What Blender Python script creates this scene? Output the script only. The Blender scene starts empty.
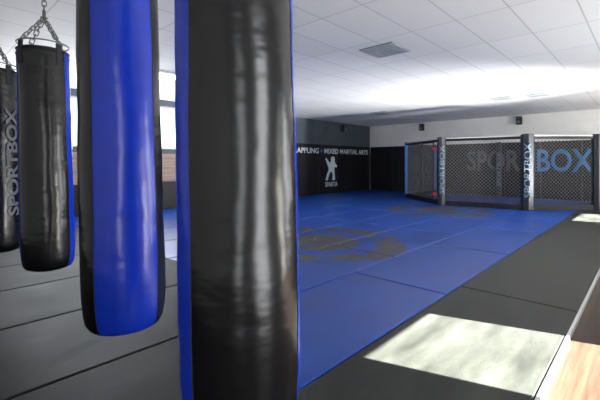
import bpy, bmesh, math, random
from mathutils import Vector, Matrix
random.seed(4)
S=bpy.context.scene
C=S.collection
S.view_settings.view_transform='Standard'
S.view_settings.look='None'
XL,XR,YN,YF,H=-10.19,2.0,-2.6,15.93,3.1
# ---------------------------------------------------------------- materials
def mat(name,col,rough=.5,metal=0,spec=.5,noise=None,bump=None,coat=0,stretch=(1,1,1),rv=0):
    m=bpy.data.materials.new(name);m.use_nodes=True
    nt=m.node_tree;b=nt.nodes['Principled BSDF']
    b.inputs['Base Color'].default_value=(*col,1);b.inputs['Roughness'].default_value=rough
    b.inputs['Metallic'].default_value=metal;b.inputs['Specular IOR Level'].default_value=spec
    b.inputs['Coat Weight'].default_value=coat
    tc=nt.nodes.new('ShaderNodeTexCoord');mp=nt.nodes.new('ShaderNodeMapping')
    mp.inputs['Scale'].default_value=stretch
    nt.links.new(tc.outputs['Object'],mp.inputs[0])
    if noise:
        sc,amt=noise
        n=nt.nodes.new('ShaderNodeTexNoise');n.inputs['Scale'].default_value=sc;n.inputs['Detail'].default_value=6
        nt.links.new(mp.outputs[0],n.inputs[0])
        r=nt.nodes.new('ShaderNodeValToRGB')
        r.color_ramp.elements[0].position=.3;r.color_ramp.elements[1].position=.7
        r.color_ramp.elements[0].color=(*[c*(1-amt) for c in col],1)
        r.color_ramp.elements[1].color=(*[min(1,c*(1+amt)) for c in col],1)
        nt.links.new(n.outputs[0],r.inputs[0]);nt.links.new(r.outputs[0],b.inputs['Base Color'])
        if rv:
            mr=nt.nodes.new('ShaderNodeMapRange');mr.inputs[3].default_value=rough-rv;mr.inputs[4].default_value=rough+rv
            nt.links.new(n.outputs[0],mr.inputs[0]);nt.links.new(mr.outputs[0],b.inputs['Roughness'])
    if bump:
        sc,st,dist=bump
        n=nt.nodes.new('ShaderNodeTexNoise');n.inputs['Scale'].default_value=sc;n.inputs['Detail'].default_value=3
        nt.links.new(mp.outputs[0],n.inputs[0])
        bp=nt.nodes.new('ShaderNodeBump');bp.inputs['Strength'].default_value=st;bp.inputs['Distance'].default_value=dist
        nt.links.new(n.outputs[0],bp.inputs['Height']);nt.links.new(bp.outputs[0],b.inputs['Normal'])
    return m
M_black=mat('vinyl_black',(.004,.004,.005),.235,spec=.5,bump=(3.2,.38,.02),noise=(6,.3),stretch=(1,1,2.2),rv=.04)
M_blue=mat('vinyl_blue',(.006,.036,.50),.24,spec=.5,bump=(3.2,.38,.02),noise=(5,.1),stretch=(1,1,2.2),rv=.04)
M_metal=mat('steel_chain',(.20,.19,.18),.35,metal=1)
M_strap=mat('strap_black',(.012,.012,.012),.7)
M_print=mat('print_grey',(.12,.13,.15),.5)
M_white=mat('wall_white_paint',(.78,.78,.76),.6,noise=(2,.04))
M_slate=mat('wall_slate_paint',(.045,.06,.075),.6,noise=(2,.1))
M_pad=mat('wall_pad_black',(.006,.006,.008),.55,spec=.3,noise=(3,.3),bump=(20,.1,.01))
M_pad2=mat('cage_pad_navy',(.008,.012,.02),.45)
M_padblue=mat('cage_pad_blue',(.03,.15,.5),.45)
M_rail=mat('rail_grey',(.45,.46,.48),.4)
M_wire=mat('mesh_wire',(.16,.16,.17),.35)
M_frame=mat('door_frame_black',(.02,.02,.022),.4)
M_gmat=mat('charcoal_mat_vinyl',(.014,.015,.015),.55,spec=.14,noise=(5,.45),bump=(90,.25,.004),stretch=(1,.35,1),rv=.1)
M_gmat2=mat('walkway_mat_vinyl',(.024,.026,.022),.48,spec=.18,noise=(6,.55),bump=(90,.25,.004),stretch=(1,.25,1),rv=.1)
M_wood=mat('wood_floor_mat',(.038,.020,.012),.5,spec=.2,noise=(4,.4),stretch=(7,.5,1),bump=(30,.1,.003))
M_clad=mat('wood_cladding_mat',(.30,.21,.17),.6,noise=(3,.3),stretch=(1,.4,8))
M_alu=mat('aluminium',(.5,.5,.5),.35,metal=.9)
M_txtw=mat('lettering_pale',(.50,.57,.60),.6)
M_txtb=mat('lettering_blue',(.012,.17,.42),.6)
M_txtd=mat('lettering_grey',(.05,.057,.068),.6)
M_red=mat('badge_red',(.55,.03,.02),.5)
M_plast=mat('plastic_black',(.015,.015,.015),.5)
M_vent=mat('vent_grey',(.36,.39,.42),.5)
M_ventd=mat('vent_dark',(.16,.17,.18),.6)
M_sunblock=mat('sun_blocker_white',(.8,.8,.78),.8)  # for the added panels that block sun at the lamp openings
M_ground=mat('ground_outside',(.3,.3,.28),.9,noise=(1,.2))
def em(name,col,s):
    m=bpy.data.materials.new(name);m.use_nodes=True;b=m.node_tree.nodes['Principled BSDF']
    b.inputs['Base Color'].default_value=(*col,1)
    b.inputs['Emission Color'].default_value=(*col,1);b.inputs['Emission Strength'].default_value=s
    return m
M_lamp=em('lamp_diffuser',(1,.97,.9),6)
def ceilmat():
    m=bpy.data.materials.new('ceiling_tiles');m.use_nodes=True;nt=m.node_tree;b=nt.nodes['Principled BSDF']
    tc=nt.nodes.new('ShaderNodeTexCoord')
    br=nt.nodes.new('ShaderNodeTexBrick');br.offset=0;br.squash=1
    br.inputs['Color1'].default_value=(.76,.77,.77,1);br.inputs['Color2'].default_value=(.80,.81,.81,1)
    br.inputs['Mortar'].default_value=(.54,.55,.56,1);br.inputs['Scale'].default_value=1
    br.inputs['Mortar Size'].default_value=.009;br.inputs['Brick Width'].default_value=.6;br.inputs['Row Height'].default_value=1.2
    nt.links.new(tc.outputs['Object'],br.inputs[0]);nt.links.new(br.outputs[0],b.inputs['Base Color'])
    b.inputs['Roughness'].default_value=.6
    return m
M_ceil=ceilmat()
def bluemat():
    m=bpy.data.materials.new('blue_mat_vinyl');m.use_nodes=True;nt=m.node_tree;b=nt.nodes['Principled BSDF']
    N=nt.nodes.new;L=nt.links.new
    def math_(op,a,bb=None,clamp=False):
        n=N('ShaderNodeMath');n.operation=op;n.use_clamp=clamp
        for i,v in enumerate((a,bb)):
            if v is None: continue
            if isinstance(v,(int,float)): n.inputs[i].default_value=v
            else: L(v,n.inputs[i])
        return n.outputs[0]
    tc=N('ShaderNodeTexCoord');geo=tc.outputs['Object']
    n1=N('ShaderNodeTexNoise');n1.inputs['Scale'].default_value=2.4;n1.inputs['Detail'].default_value=2;L(geo,n1.inputs[0])
    n2=N('ShaderNodeTexNoise');n2.inputs['Scale'].default_value=60;n2.inputs['Detail'].default_value=4;L(geo,n2.inputs[0])
    n3=N('ShaderNodeTexNoise');n3.inputs['Scale'].default_value=1.6;n3.inputs['Detail'].default_value=7;n3.inputs['Roughness'].default_value=.65;L(geo,n3.inputs[0])
    tot=None
    for (cx,cy) in ((-4.0,4.75),(-4.25,10.1)):
        vm=N('ShaderNodeVectorMath');vm.operation='DISTANCE';L(geo,vm.inputs[0]);vm.inputs[1].default_value=(cx,cy,0)
        d=vm.outputs['Value']
        disc=math_('MULTIPLY',math_('SUBTRACT',.66,d),40,True)
        ring=math_('MULTIPLY',math_('SUBTRACT',.24,math_('ABSOLUTE',math_('SUBTRACT',d,1.15))),40,True)
        brk=math_('MULTIPLY',math_('SUBTRACT',n1.outputs[0],.42),40,True)
        ring=math_('MULTIPLY',ring,brk)
        s=math_('MAXIMUM',disc,ring)
        tot=s if tot is None else math_('MAXIMUM',tot,s)
    fac=math_('MULTIPLY',tot,math_('ADD',.6,math_('MULTIPLY',n2.outputs[0],.6)),True)
    r=N('ShaderNodeValToRGB');r.color_ramp.elements[0].position=.3;r.color_ramp.elements[1].position=.7
    r.color_ramp.elements[0].color=(.004,.030,.19,1);r.color_ramp.elements[1].color=(.011,.068,.36,1)
    L(n3.outputs[0],r.inputs[0])
    mx=N('ShaderNodeMix');mx.data_type='RGBA';L(fac,mx.inputs[0]);L(r.outputs[0],mx.inputs[6]);mx.inputs[7].default_value=(.058,.052,.038,1)
    L(mx.outputs[2],b.inputs['Base Color'])
    mr=N('ShaderNodeMapRange');mr.inputs[3].default_value=.22;mr.inputs[4].default_value=.46
    L(n3.outputs[0],mr.inputs[0]);L(mr.outputs[0],b.inputs['Roughness'])
    b.inputs['Specular IOR Level'].default_value=.32
    bp=N('ShaderNodeBump');bp.inputs['Strength'].default_value=.2;bp.inputs['Distance'].default_value=.004;L(n2.outputs[0],bp.inputs['Height'])
    L(bp.outputs[0],b.inputs['Normal'])
    return m
M_bmat=bluemat()
# ---------------------------------------------------------------- helpers
def obj(name,bm,mats,parent=None,smooth=False):
    me=bpy.data.meshes.new(name)
    bmesh.ops.recalc_face_normals(bm,faces=bm.faces)
    if smooth:
        for f in bm.faces:f.smooth=True
    bm.to_mesh(me);bm.free()
    for m in (mats if isinstance(mats,list) else [mats]):me.materials.append(m)
    o=bpy.data.objects.new(name,me);C.objects.link(o)
    if parent:o.parent=parent
    return o
def addbox(bm,x0,x1,y0,y1,z0,z1,mi=0):
    g=bmesh.ops.create_cube(bm,size=1)['verts']
    for v in g:
        v.co=Vector((x0+(v.co.x+.5)*(x1-x0),y0+(v.co.y+.5)*(y1-y0),z0+(v.co.z+.5)*(z1-z0)))
    fs=set(f for v in g for f in v.link_faces)
    for f in fs:f.material_index=mi
    return g
def box(name,x0,x1,y0,y1,z0,z1,m,parent=None,bev=0):
    bm=bmesh.new();addbox(bm,x0,x1,y0,y1,z0,z1)
    if bev:bmesh.ops.bevel(bm,geom=bm.edges[:],offset=bev,segments=2,affect='EDGES')
    return obj(name,bm,m,parent)
def empty(name,loc=(0,0,0)):
    e=bpy.data.objects.new(name,None);e.location=loc;C.objects.link(e);e.empty_display_size=.05;return e
def cyl(bm,p0,p1,r,seg=8,mi=0):
    p0=Vector(p0);p1=Vector(p1);d=p1-p0
    q=d.to_track_quat('Z','Y').to_matrix().to_4x4()
    g=bmesh.ops.create_cone(bm,cap_ends=True,segments=seg,radius1=r,radius2=r,depth=d.length,matrix=Matrix.Translation((p0+p1)/2)@q)['verts']
    for f in set(f for v in g for f in v.link_faces):f.material_index=mi
def wallX(name,x0,x1,y0,y1,z0,z1,ops,m,axis='X'):
    bm=bmesh.new();ops=sorted(ops);a=y0
    def ab(a0,a1,zz0,zz1):
        if a1-a0<1e-4 or zz1-zz0<1e-4:return
        if axis=='X':addbox(bm,x0,x1,a0,a1,zz0,zz1)
        else:addbox(bm,a0,a1,x0,x1,zz0,zz1)
    for (o0,o1,p0,p1) in ops:
        ab(a,o0,z0,z1);ab(o0,o1,z0,p0);ab(o0,o1,p1,z1);a=o1
    ab(a,y1,z0,z1)
    return obj(name,bm,m)
def textmesh(txt,off=.02,ext=0.0):
    cu=bpy.data.curves.new('tmp','FONT');cu.body=txt;cu.offset=off;cu.extrude=ext;cu.resolution_u=3
    o=bpy.data.objects.new('tmp',cu);C.objects.link(o)
    dg=bpy.context.evaluated_depsgraph_get();dg.update()
    me=bpy.data.meshes.new_from_object(o.evaluated_get(dg))
    bpy.data.objects.remove(o);return me
def fit(me,w,h):
    xs=[v.co.x for v in me.vertices];ys=[v.co.y for v in me.vertices]
    sx=w/(max(xs)-min(xs));sy=h/(max(ys)-min(ys));x0=min(xs);y0=min(ys)
    for v in me.vertices:v.co=Vector(((v.co.x-x0)*sx,(v.co.y-y0)*sy,v.co.z*sx))
def lettering(name,parts,origin,axis,h,total,parent=None):
    bm=bmesh.new();cur=0
    wid=[]
    for t,_ in parts:
        me=textmesh(t);x=[v.co.x for v in me.vertices];wid.append((me,max(x)-min(x)))
    gap=.12 if len(parts)<3 else .3
    tw=sum(w for _,w in wid)+gap*(len(parts)-1)
    for i,((me,w),(t,m)) in enumerate(zip(wid,parts)):
        hh=h if t!='+' else h*.75
        fit(me,w/tw*total,hh)
        for v in me.vertices:
            v.co=Vector((v.co.x+cur,v.co.y+(h-hh)/2,0))
        n0=len(bm.faces);bm.from_mesh(me);bm.faces.ensure_lookup_table()
        for f in bm.faces[n0:]:f.material_index=i
        cur+=(w+gap)/tw*total
    r=bmesh.ops.extrude_face_region(bm,geom=bm.faces[:])
    for v in r['geom']:
        if isinstance(v,bmesh.types.BMVert):v.co.z+=.008
    o=obj(name,bm,[p[1] for p in parts],parent)
    o.location=origin
    o.rotation_euler=(math.pi/2,0,0 if axis=='X' else math.pi/2)
    return o
# ---------------------------------------------------------------- room
box('ground',-60,60,-60,60,-.35,-.2,M_ground)
box('floor',XL-.2,XR+.2,YN-.2,YF+.2,-.15,-.03,M_wood)
box('ceiling',XL-.2,XR+.2,YN-.2,YF+.2,H,H+.15,M_ceil)
box('wall_far',XL-.2,XR+.2,YF,YF+.2,-.03,H,M_white)
WZ0,WZ1=1.7,2.92
wallX('wall_left',XL-.2,XL,YN,YF,-.03,H,[(1.4,5.75,WZ0,WZ1)],M_slate)
DO=[(-1.7,-.9,.0,2.5),(.4,1.5,.0,2.6),(3.2,4.3,-.03,2.36),(5.2,8.2,.0,2.5),(11.4,13.1,-.03,2.3)]
wallX('wall_right',XR,XR+.2,YN,YF,-.03,H,DO,M_white)
box('wall_back',XL-.2,XR+.2,YN-.2,YN,-.03,H,M_white)
for i,(a,b_,c,d) in enumerate(DO):
    e=empty('window_%d'%(i+2),(XR+.1,(a+b_)/2,0))
    bm=bmesh.new();t=.04;x0,x1=-.03,.03;yy=(b_-a)/2
    addbox(bm,x0,x1,-yy,-yy+t,c,d);addbox(bm,x0,x1,yy-t,yy,c,d);addbox(bm,x0,x1,-yy+t,yy-t,d-t,d);addbox(bm,x0,x1,-yy+t,yy-t,c,c+t)
    obj('frame',bm,M_alu,e)
    if i in (0,1,3):
        bm=bmesh.new();addbox(bm,.035,.04,-yy+.01,yy-.01,c+.02,d-.01);obj('sun_blocker',bm,M_sunblock,e)  # added opaque panel, out of view, keeps sun out behind the area lamp
e=empty('window_1',(XL-.12,3.575,0));bm=bmesh.new()
for k in range(5):
    y=-2.175+k*4.35/4;y=max(-2.155,min(2.155,y));addbox(bm,-.03,.03,y-.02,y+.02,WZ0,WZ1)
addbox(bm,-.03,.03,-2.175,2.175,WZ0,WZ0+.04);addbox(bm,-.03,.03,-2.175,2.175,WZ1-.04,WZ1)
obj('frame',bm,M_white,e)
bm=bmesh.new();z=.78
while z<WZ0-.15:
    addbox(bm,XL,XL+.03,-2.5,5.9,z,z+.125);z+=.132
obj('trim_1',bm,M_clad)
bm=bmesh.new();x=XL+.6
while x<XR:
    addbox(bm,x,x+.025,YF-.012,YF,2.1,H);x+=1.2
addbox(bm,XL,XR,YF-.03,YF,2.72,2.75);addbox(bm,XL,XR,YF-.04,YF,2.08,2.12)
obj('trim_2',bm,M_white)
def padding(name,axis,a0,a1,z1):
    bm=bmesh.new();a=a0
    while a<a1-.05:
        b_=min(a+1.2,a1)
        if axis=='X':g=addbox(bm,a+.004,b_-.004,YF-.05,YF,.0,z1)
        else:g=addbox(bm,XL,XL+.05,a+.004,b_-.004,.0,z1)
        a=b_
    bmesh.ops.bevel(bm,geom=bm.edges[:],offset=.01,segments=1,affect='EDGES')
    return obj(name,bm,M_pad)
padding('wall_padding','X',XL+.06,XR-.05,2.08)
padding('wall_padding','Y',6.0,YF-.06,2.08)
box('baseboard_left',XL,XL+.04,YN+.05,5.95,.0,.76,M_pad)
PX=[-1.48]
while PX[-1]>XL+.06: PX.append(max(PX[-1]-1.11,XL+.055))
def tiles(name,cells,m):
    bm=bmesh.new();g=.005;c=.012
    for cell in cells:
        x0,x1,y0,y1=cell[:4];mi=cell[4] if len(cell)>4 else 0
        rings=[];fs=[]
        for (ins,z) in ((g,-.03),(g,-.007),(g+c,0)):
            rings.append([bm.verts.new((x,y,z)) for x,y in ((x0+ins,y0+ins),(x1-ins,y0+ins),(x1-ins,y1-ins),(x0+ins,y1-ins))])
        for a,b_ in zip(rings,rings[1:]):
            for k in range(4):fs.append(bm.faces.new((a[k],a[(k+1)%4],b_[(k+1)%4],b_[k])))
        fs.append(bm.faces.new(rings[-1]));fs.append(bm.faces.new(rings[0][::-1]))
        for f in fs:f.material_index=mi
    return obj(name,bm,m)
blue=[];grey=[]
y=YN+.05
while y<YF-.1:
    y2=min(y+6.6,YF-.055);grey.append((-1.48,-.47,y,y2,1));y=y2
for i,(a,b_) in enumerate(zip(PX,PX[1:])):
    ys=1.5 if i==0 else 2.5
    y=ys
    while y<YF-.1:
        y2=min(y+2.2,YF-.055);blue.append((b_,a,y,y2));y=y2
    y=ys
    while y>YN+.1:
        y1=max(y-2.2,YN+.05);grey.append((b_,a,y1,y,0));y=y1
tiles('blue_training_mats',blue,M_bmat)
tiles('grey_training_mats',grey,[M_gmat,M_gmat2])
box('trim_3',-.468,-.446,YN+.05,YF-.06,-.03,.004,M_alu)
def vent(x,y,s=.58,n=4):
    e=empty('ceiling_vent',(x,y,H));bm=bmesh.new()
    for k in range(n):
        a=s/2*(1-k/n);b_=a-.05;z=-.02+.003*k
        for q in ((-a,a,-a,-b_),(-a,a,b_,a),(-a,-b_,-b_,b_),(b_,a,-b_,b_)):addbox(bm,*q,z,z+.008)
    obj('louvres',bm,M_vent,e)
    bm=bmesh.new();addbox(bm,-s/2,s/2,-s/2,s/2,-.008,-.001);obj('plate',bm,M_ventd,e)
vent(-3.1,5.28);vent(-3.03,11.4,.5);vent(-2.2,11.5,.5);vent(-7.1,11.8)
def lamp(x,y):
    e=empty('ceiling_lamp',(x,y,H))
    bm=bmesh.new();addbox(bm,-.3,.3,-.3,.3,-.03,-.001);obj('housing',bm,M_white,e)
    bm=bmesh.new();addbox(bm,-.27,.27,-.27,.27,-.036,-.03);obj('diffuser',bm,M_lamp,e)
lamp(-7.3,3.7)
def speaker(x,y,z,ax):
    e=empty('wall_speaker',(x,y,z))
    bm=bmesh.new();g=addbox(bm,-.1,.1,-.22,-.05,-.15,.15)
    for v in g:
        if v.co.y<-.1:v.co.x*=.8
    bmesh.ops.bevel(bm,geom=bm.edges[:],offset=.015,segments=2,affect='EDGES');obj('cabinet',bm,M_plast,e)
    bm=bmesh.new();cyl(bm,(0,-.05,0),(0,0,0),.02);addbox(bm,-.04,.04,-.01,0,-.06,.06);obj('bracket',bm,M_plast,e)
    bm=bmesh.new();cyl(bm,(0,-.225,-.05),(0,-.219,-.05),.055,20);cyl(bm,(0,-.225,.08),(0,-.219,.08),.025,16);obj('drivers',bm,M_ventd,e)
    if ax=='L':e.rotation_euler=(0,0,math.pi/2)
speaker(-7.43,YF,2.88,'F');speaker(-3.61,YF-.0,2.88,'F');speaker(XL,13.6,2.85,'L')
lettering('wall_lettering',[('GRAPPLING',M_txtw),('+',M_txtb),('MIXED MARTIAL ARTS',M_txtw)],(XL+.051,10.2,1.70),'Y',.22,5.45)
lettering('wall_lettering',[('SPORT',M_txtd),('BOX',M_txtb)],(-5.5,YF-.051,.98),'X',.82,4.1)
e=empty('warrior_emblem',(XL+.052,12.8,1.0))
body=[(-.40,-.44),(-.24,-.44),(-.22,-.34),(-.10,-.12),(.02,-.06),(.10,-.22),(.06,-.44),(.24,-.44),(.26,-.36),(.22,-.14),(.20,.02),(.24,.14),(.36,.10),(.40,.18),(.28,.28),(.22,.36),(.24,.50),(.16,.58),(.02,.56),(-.04,.48),(-.02,.38),(-.10,.30),(-.22,.40),(-.34,.52),(-.42,.48),(-.36,.40),(-.28,.24),(-.20,.12),(-.18,.0),(-.30,-.18),(-.36,-.34)]
bm=bmesh.new();f=bm.faces.new([bm.verts.new((0,a,b_)) for a,b_ in body])
r=bmesh.ops.extrude_face_region(bm,geom=[f])
for v in r['geom']:
    if isinstance(v,bmesh.types.BMVert):v.co.x+=.008
obj('figure',bm,M_txtw,e)
t=lettering('name_text',[('SPARTA',M_txtw)],(0,-.42,-.72),'Y',.2,.85,e)
# ---------------------------------------------------------------- punching bags
def link(bm,c,d,up,L=.042,w=.014,r=.0038):
    d=d.normalized();s=d.cross(up);
    if s.length<.01:s=d.cross(Vector((1,0,0)))
    s.normalize();n=d.cross(s)
    pts=[];K=12
    for k in range(K):
        a=2*math.pi*k/K;u=math.cos(a);v=math.sin(a)
        pts.append((c+d*(u*w+(L/2-w)*(1 if u>0 else -1))+s*(v*w), (d*u+s*v).normalized()))
    rings=[]
    for p,o in pts:
        rings.append([bm.verts.new(p+(o*math.cos(t)+n*math.sin(t))*r) for t in (0,1.257,2.513,3.77,5.027)])
    for k in range(K):
        a=rings[k];b_=rings[(k+1)%K]
        for j in range(5):bm.faces.new((a[j],a[(j+1)%5],b_[(j+1)%5],b_[j]))
def chain(bm,p0,p1):
    p0=Vector(p0);p1=Vector(p1);d=p1-p0;n=max(1,round(d.length/.038));dd=d.normalized()
    s=dd.cross(Vector((0.3,0.9,.1))).normalized();t=dd.cross(s)
    for i in range(n):link(bm,p0+d*((i+.5)/n),dd,s if i%2 else t,L=d.length/n+.014,w=.015,r=.0045)
def torus(bm,c,R,r,seg=32,s2=6):
    rings=[]
    for k in range(seg):
        a=2*math.pi*k/seg
        rings.append([bm.verts.new((c[0]+math.cos(a)*(R+r*math.cos(t)),c[1]+math.sin(a)*(R+r*math.cos(t)),c[2]+r*math.sin(t))) for t in [2*math.pi*j/s2 for j in range(s2)]])
    for k in range(seg):
        a=rings[k];b_=rings[(k+1)%seg]
        for j in range(s2):bm.faces.new((a[j],a[(j+1)%s2],b_[(j+1)%s2],b_[j]))
def bag(x,y,zb,zt,bands,R=.18,text=None,lean=0,seed=0):
    e=empty('punching_bag',(x,y,0));phi=math.atan2(-y,-x)
    prof=[(0.0,0),(.06,.0),(.125,.004),(.158,.018),(.174,.045),(.181,.09),(.187,.17),(.188,.28)]
    Hh=zt-zb
    zs=[(r*R/.18,z) for r,z in prof]
    for k in range(1,41):
        t=k/40;z=.28+(Hh-.28-.03)*t
        zs.append((R*(1.044-.06*t+.006*math.sin(t*17+seed)+.003*math.sin(t*41+seed*2)),z))
    zs+=[(R*.965,Hh-.01),(R*.93,Hh),(0,Hh-.015)]
    NS=72
    bm=bmesh.new();rings=[]
    lx=Vector((math.cos(phi+math.pi/2),math.sin(phi+math.pi/2),0))
    def sh(z):return lx*(lean*(1.15-z))
    def wf(a,z):return 1+.007*math.sin(3*a+z*5+seed)+.005*math.sin(5*a-z*9+seed)+.0022*math.sin(z*38+4*math.sin(a*2+seed))
    for r,z in zs:
        if r==0:
            rings.append([bm.verts.new(Vector((0,0,zb+z))+sh(z))])
            continue
        ring=[]
        for k in range(NS):
            a=2*math.pi*k/NS;w=wf(a,z)
            ring.append(bm.verts.new(Vector((r*w*math.cos(phi+a),r*w*math.sin(phi+a),zb+z))+sh(z)))
        rings.append(ring)
    def mi(k):
        a=((k+.5)*360/NS+180)%360-180
        for a0,a1 in bands:
            if a0<=a<=a1:return 1
        return 0
    for A,B in zip(rings,rings[1:]):
        for k in range(NS):
            k2=(k+1)%NS
            if len(A)==1:f=bm.faces.new((A[0],B[k2],B[k]))
            elif len(B)==1:f=bm.faces.new((A[k],A[k2],B[0]))
            else:f=bm.faces.new((A[k],A[k2],B[k2],B[k]))
            f.material_index=mi(k)
            if len(A)==1:f.material_index=0
    obj('shell',bm,[M_black,M_blue],e,smooth=True)
    bm=bmesh.new();angs=[a for b_ in bands for a in b_]
    for a in set(angs):
        if abs(a)>=179:continue
        aa=math.radians(round(a/5)*5);ar=aa+phi
        prev=None
        for r,z in zs[4:-3]:
            w=wf(aa,z)
            p=Vector((r*w*math.cos(ar),r*w*math.sin(ar),zb+z))+sh(z)
            if prev is not None:cyl(bm,prev,p,.002,6)
            prev=p
    obj('piping',bm,M_strap,e,smooth=True)
    bm=bmesh.new();o=sh(Hh)
    for zz in (Hh-.05,Hh-.012):torus(bm,(o.x,o.y,zb+zz),R*.985,.006)
    top=Vector((0,0,0))+o
    N4=[phi+math.radians(a) for a in (35,125,215,305)]
    for a in N4:
        c=Vector((math.cos(a),math.sin(a),0));t=Vector((-math.sin(a),math.cos(a),0))
        v=[top+c*(R*1.0+q)+t*w+Vector((0,0,zb+Hh+zz)) for zz,q in ((-.14,.006),(.035,.0)) for w in (-.02,.02)]
        v2=[p-c*.012 for p in v]
        vs=[bm.verts.new(p) for p in v+v2]
        for q in ((0,1,3,2),(4,6,7,5),(0,4,5,1),(2,3,7,6),(0,2,6,4),(1,5,7,3)):bm.faces.new([vs[i] for i in q])
    obj('rim_straps',bm,M_strap,e)
    bm=bmesh.new()
    zr=zb+Hh+.045
    torus(bm,(top.x,top.y,zr),R*.97,.0065)
    za=zr+.22
    ap=Vector((0,0,za))+top*.6
    for a in N4:
        chain(bm,Vector((math.cos(a)*R*.95,math.sin(a)*R*.95,zr))+top,ap)
    torus(bm,(ap.x,ap.y,za+.0),.022,.006,16)
    cyl(bm,ap+Vector((0,0,-.01)),ap+Vector((0,0,.06)),.013,12)
    chain(bm,ap+Vector((0,0,.06)),(0,0,H-.05))
    cyl(bm,(0,0,H-.06),(0,0,H-.01),.014,12);cyl(bm,(0,0,H-.014),(0,0,H-.002),.06,20)
    obj('chain',bm,M_metal,e,smooth=True)
    if text:
        ta,z0,L,hgt=text
        me=textmesh('SPORTBOX',.03);fit(me,L,hgt)
        bm=bmesh.new();bm.from_mesh(me)
        k=.02
        while k<hgt:
            bmesh.ops.bisect_plane(bm,geom=bm.verts[:]+bm.edges[:]+bm.faces[:],plane_co=(0,k,0),plane_no=(0,1,0));k+=.02
        k=.04
        while k<L:
            bmesh.ops.bisect_plane(bm,geom=bm.verts[:]+bm.edges[:]+bm.faces[:],plane_co=(k,0,0),plane_no=(1,0,0));k+=.04
        RR=R*1.055+.004
        for v in bm.verts:
            s=v.co.x;tt=v.co.y-hgt/2;ang=phi+math.radians(ta)-tt/RR
            z=zb+z0+s
            v.co=Vector((RR*math.cos(ang),RR*math.sin(ang),z))+sh(z0+s)
        obj('print',bm,M_print,e)
    return e
bag(-.95,.72,.50,2.30,[(-180,-45),(65,180)],seed=1,lean=.016)
bag(-1.88,.73,.51,2.30,[(-40,50)],seed=2,lean=.02)
bag(-3.56,.80,.45,2.20,[(50,180),(-180,-70)],seed=3,lean=.022)
bag(-4.59,.63,.45,2.19,[(-180,-60)],seed=4,lean=.02,text=(38,.35,1.02,.11))
# ---------------------------------------------------------------- cage
cage=empty('mma_cage')
P=[(-6.8,15.78),(-6.8,13.15),(-4.75,11.5),(-2.5,11.85),(-1.1,13.2),(-1.1,15.78)]
CH=2.07
def oriented(bm,p,q,t,z0,z1):
    p=Vector((*p,0));q=Vector((*q,0));d=(q-p).normalized();n=Vector((-d.y,d.x,0))*t/2
    vs=[bm.verts.new(c+Vector((0,0,z))) for z in (z0,z1) for c in (p-n,q-n,q+n,p+n)]
    for f in ((0,3,2,1),(4,5,6,7),(0,1,5,4),(1,2,6,5),(2,3,7,6),(3,0,4,7)):bm.faces.new([vs[i] for i in f])
bw=bmesh.new();br=bmesh.new();bb=bmesh.new()
for p,q in zip(P,P[1:]):
    v0=Vector((*p,0));v1=Vector((*q,0));L=(v1-v0).length;d=(v1-v0)/L
    z0,z1=.12,CH-.04;hh=z1-z0;sp=.10
    for sgn in (1,-1):
        s=-hh
        while s<L+hh:
            a=(s,z0);b_=(s+hh,z1)
            if sgn<0:a=(s+hh,z0);b_=(s,z1)
            (ax,az),(bx,bz)=a,b_
            def cl(x):
                t=(x-ax)/(bx-ax);return (x,az+t*(bz-az))
            pa,pb=a,b_
            if max(ax,bx)<=0 or min(ax,bx)>=L: s+=sp;continue
            if ax<0:pa=cl(0)
            if ax>L:pa=cl(L)
            if bx<0:pb=cl(0)
            if bx>L:pb=cl(L)
            if abs(pa[0]-pb[0])>.02:
                cyl(bw,v0+d*pa[0]+Vector((0,0,pa[1])),v0+d*pb[0]+Vector((0,0,pb[1])),.0040,4)
            s+=sp
    oriented(br,p,q,.06,CH-.03,CH+.0)
    oriented(bb,p,q,.09,.0,.14)
    oriented(bb,p,q,.07,CH-.10,CH-.03)
obj('mesh_fence',bw,M_wire,cage)
obj('top_rail',br,M_rail,cage)
obj('base_pads',bb,M_pad,cage)
def post(p,w,m,name,ang=0):
    bm=bmesh.new()
    bmesh.ops.create_cone(bm,cap_ends=True,segments=8,radius1=w,radius2=w,depth=CH+.03,matrix=Matrix.Translation((p[0],p[1],(CH+.03)/2))@Matrix.Rotation(ang+math.pi/8,4,'Z'))
    es=[e_ for e_ in bm.edges if abs(e_.verts[0].co.z-e_.verts[1].co.z)<.01]
    bmesh.ops.bevel(bm,geom=es,offset=.02,segments=2,affect='EDGES')
    obj(name,bm,m,cage)
post(P[1],.055,M_padblue,'post_1')
post(P[2],.13,M_pad2,'post_2')
post(P[3],.17,M_pad2,'post_3')
post(P[4],.14,M_pad2,'post_4')
post(P[0],.06,M_padblue,'post_5');post(P[5],.06,M_pad,'post_6')
post((-4.3,15.8),.10,M_pad2,'post_7')
def posttext(p,w,h,L,z0,m,name):
    me=textmesh('SPORTBOX',.01);fit(me,L,h);bm=bmesh.new();bm.from_mesh(me)
    f=Vector((-p[0],-p[1],0)).normalized();r=Vector((-f.y,f.x,0))
    for v in bm.verts:
        s,t=v.co.x,v.co.y-h/2
        v.co=Vector((p[0],p[1],z0+s))+f*(w+.004)-r*t
    r_=bmesh.ops.extrude_face_region(bm,geom=bm.faces[:])
    for v in r_['geom']:
        if isinstance(v,bmesh.types.BMVert):v.co-=f*.01
    obj(name,bm,m,cage)
M_pt=mat('post_lettering',(.08,.14,.19),.5)
posttext(P[3],.17,.17,1.5,.35,M_pt,'post_text_1')
posttext((-4.3,15.8),.10,.15,1.3,.4,M_pt,'post_text_2')
posttext(P[2],.13,.14,1.5,.35,M_pt,'post_text_3')
def lerp(p,q,t):return (p[0]+(q[0]-p[0])*t,p[1]+(q[1]-p[1])*t)
bm=bmesh.new()
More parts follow.
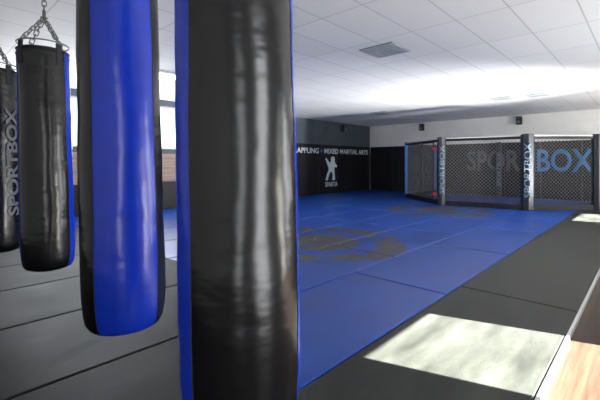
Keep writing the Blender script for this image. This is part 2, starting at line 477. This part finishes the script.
for t in (.80,.5):
    c=lerp(P[1],P[2],t);cyl(bm,(c[0],c[1],.1),(c[0],c[1],CH-.03),.02,10)
a=lerp(P[1],P[2],.5);b_=lerp(P[1],P[2],.8)
for z in (.2,CH-.1):cyl(bm,(*a,z),(*b_,z),.02,8)
obj('door_frame',bm,M_frame,cage)
bm=bmesh.new();c=lerp(P[1],P[2],.86)
for z in (.32,1.75):
    g=bmesh.ops.create_cube(bm,size=1)['verts']
    for v in g:v.co=Vector((c[0]+v.co.x*.14,c[1]-.04+v.co.y*.03,z+v.co.z*.1))
obj('door_badges',bm,M_red,cage)
# ---------------------------------------------------------------- light
def area(name,loc,direction,sx,sy,power,col=(1,1,1),spread=180):
    l=bpy.data.lights.new(name,'AREA');l.shape='RECTANGLE';l.size=sx;l.size_y=sy;l.energy=power;l.color=col;l.spread=math.radians(spread)
    o=bpy.data.objects.new(name,l);o.location=loc;C.objects.link(o)
    o.rotation_euler=Vector(direction).to_track_quat('-Z','Y').to_euler();return o
for i,(a,b_,c,d) in enumerate(DO):
    if i in (0,1,3):
        area('window_daylight',(XR+.05,(a+b_)/2,(c+d)/2),(-1,0,0),b_-a-.1,d-c-.1,{0:30,1:85,3:190}[i],(.97,.99,1))
area('window_daylight',(XL-.05,3.575,(WZ0+WZ1)/2),(1,0,0),4.3,WZ1-WZ0-.02,190,(.95,.98,1))
area('window_daylight',(XR+.02,12.25,1.15),(-1,0,0.15),1.5,2.1,130,(1,1,1))
area('floor_bounce_light',(1.5,11.5,.12),(-1,-.33,.44),.5,.5,290,(1,.98,.95),62)  # extra area lamp added in place of sunlight bouncing off the floor
sun=bpy.data.lights.new('sun','SUN');sun.energy=190;sun.angle=.006;sun.color=(1,.97,.93)
so=bpy.data.objects.new('sun',sun);C.objects.link(so);so.location=(20,8,14)
el=math.radians(32)
so.rotation_euler=Vector((-.952*math.cos(el),-.306*math.cos(el),-math.sin(el))).to_track_quat('-Z','Y').to_euler()
w=bpy.data.worlds.new('world');S.world=w;w.use_nodes=True;nt=w.node_tree
sk=nt.nodes.new('ShaderNodeTexSky');sk.sky_type='NISHITA';sk.sun_disc=False;sk.sun_elevation=el
nt.links.new(sk.outputs[0],nt.nodes['Background'].inputs[0]);nt.nodes['Background'].inputs[1].default_value=.4
# ---------------------------------------------------------------- camera
cam=bpy.data.cameras.new('camera');co=bpy.data.objects.new('camera',cam);C.objects.link(co)
co.location=(0,0,1.3);co.rotation_euler=(math.pi/2,0,math.radians(43.15))
cam.sensor_width=36;cam.lens=22.5;cam.shift_y=-37/600;cam.clip_start=.05
S.camera=co
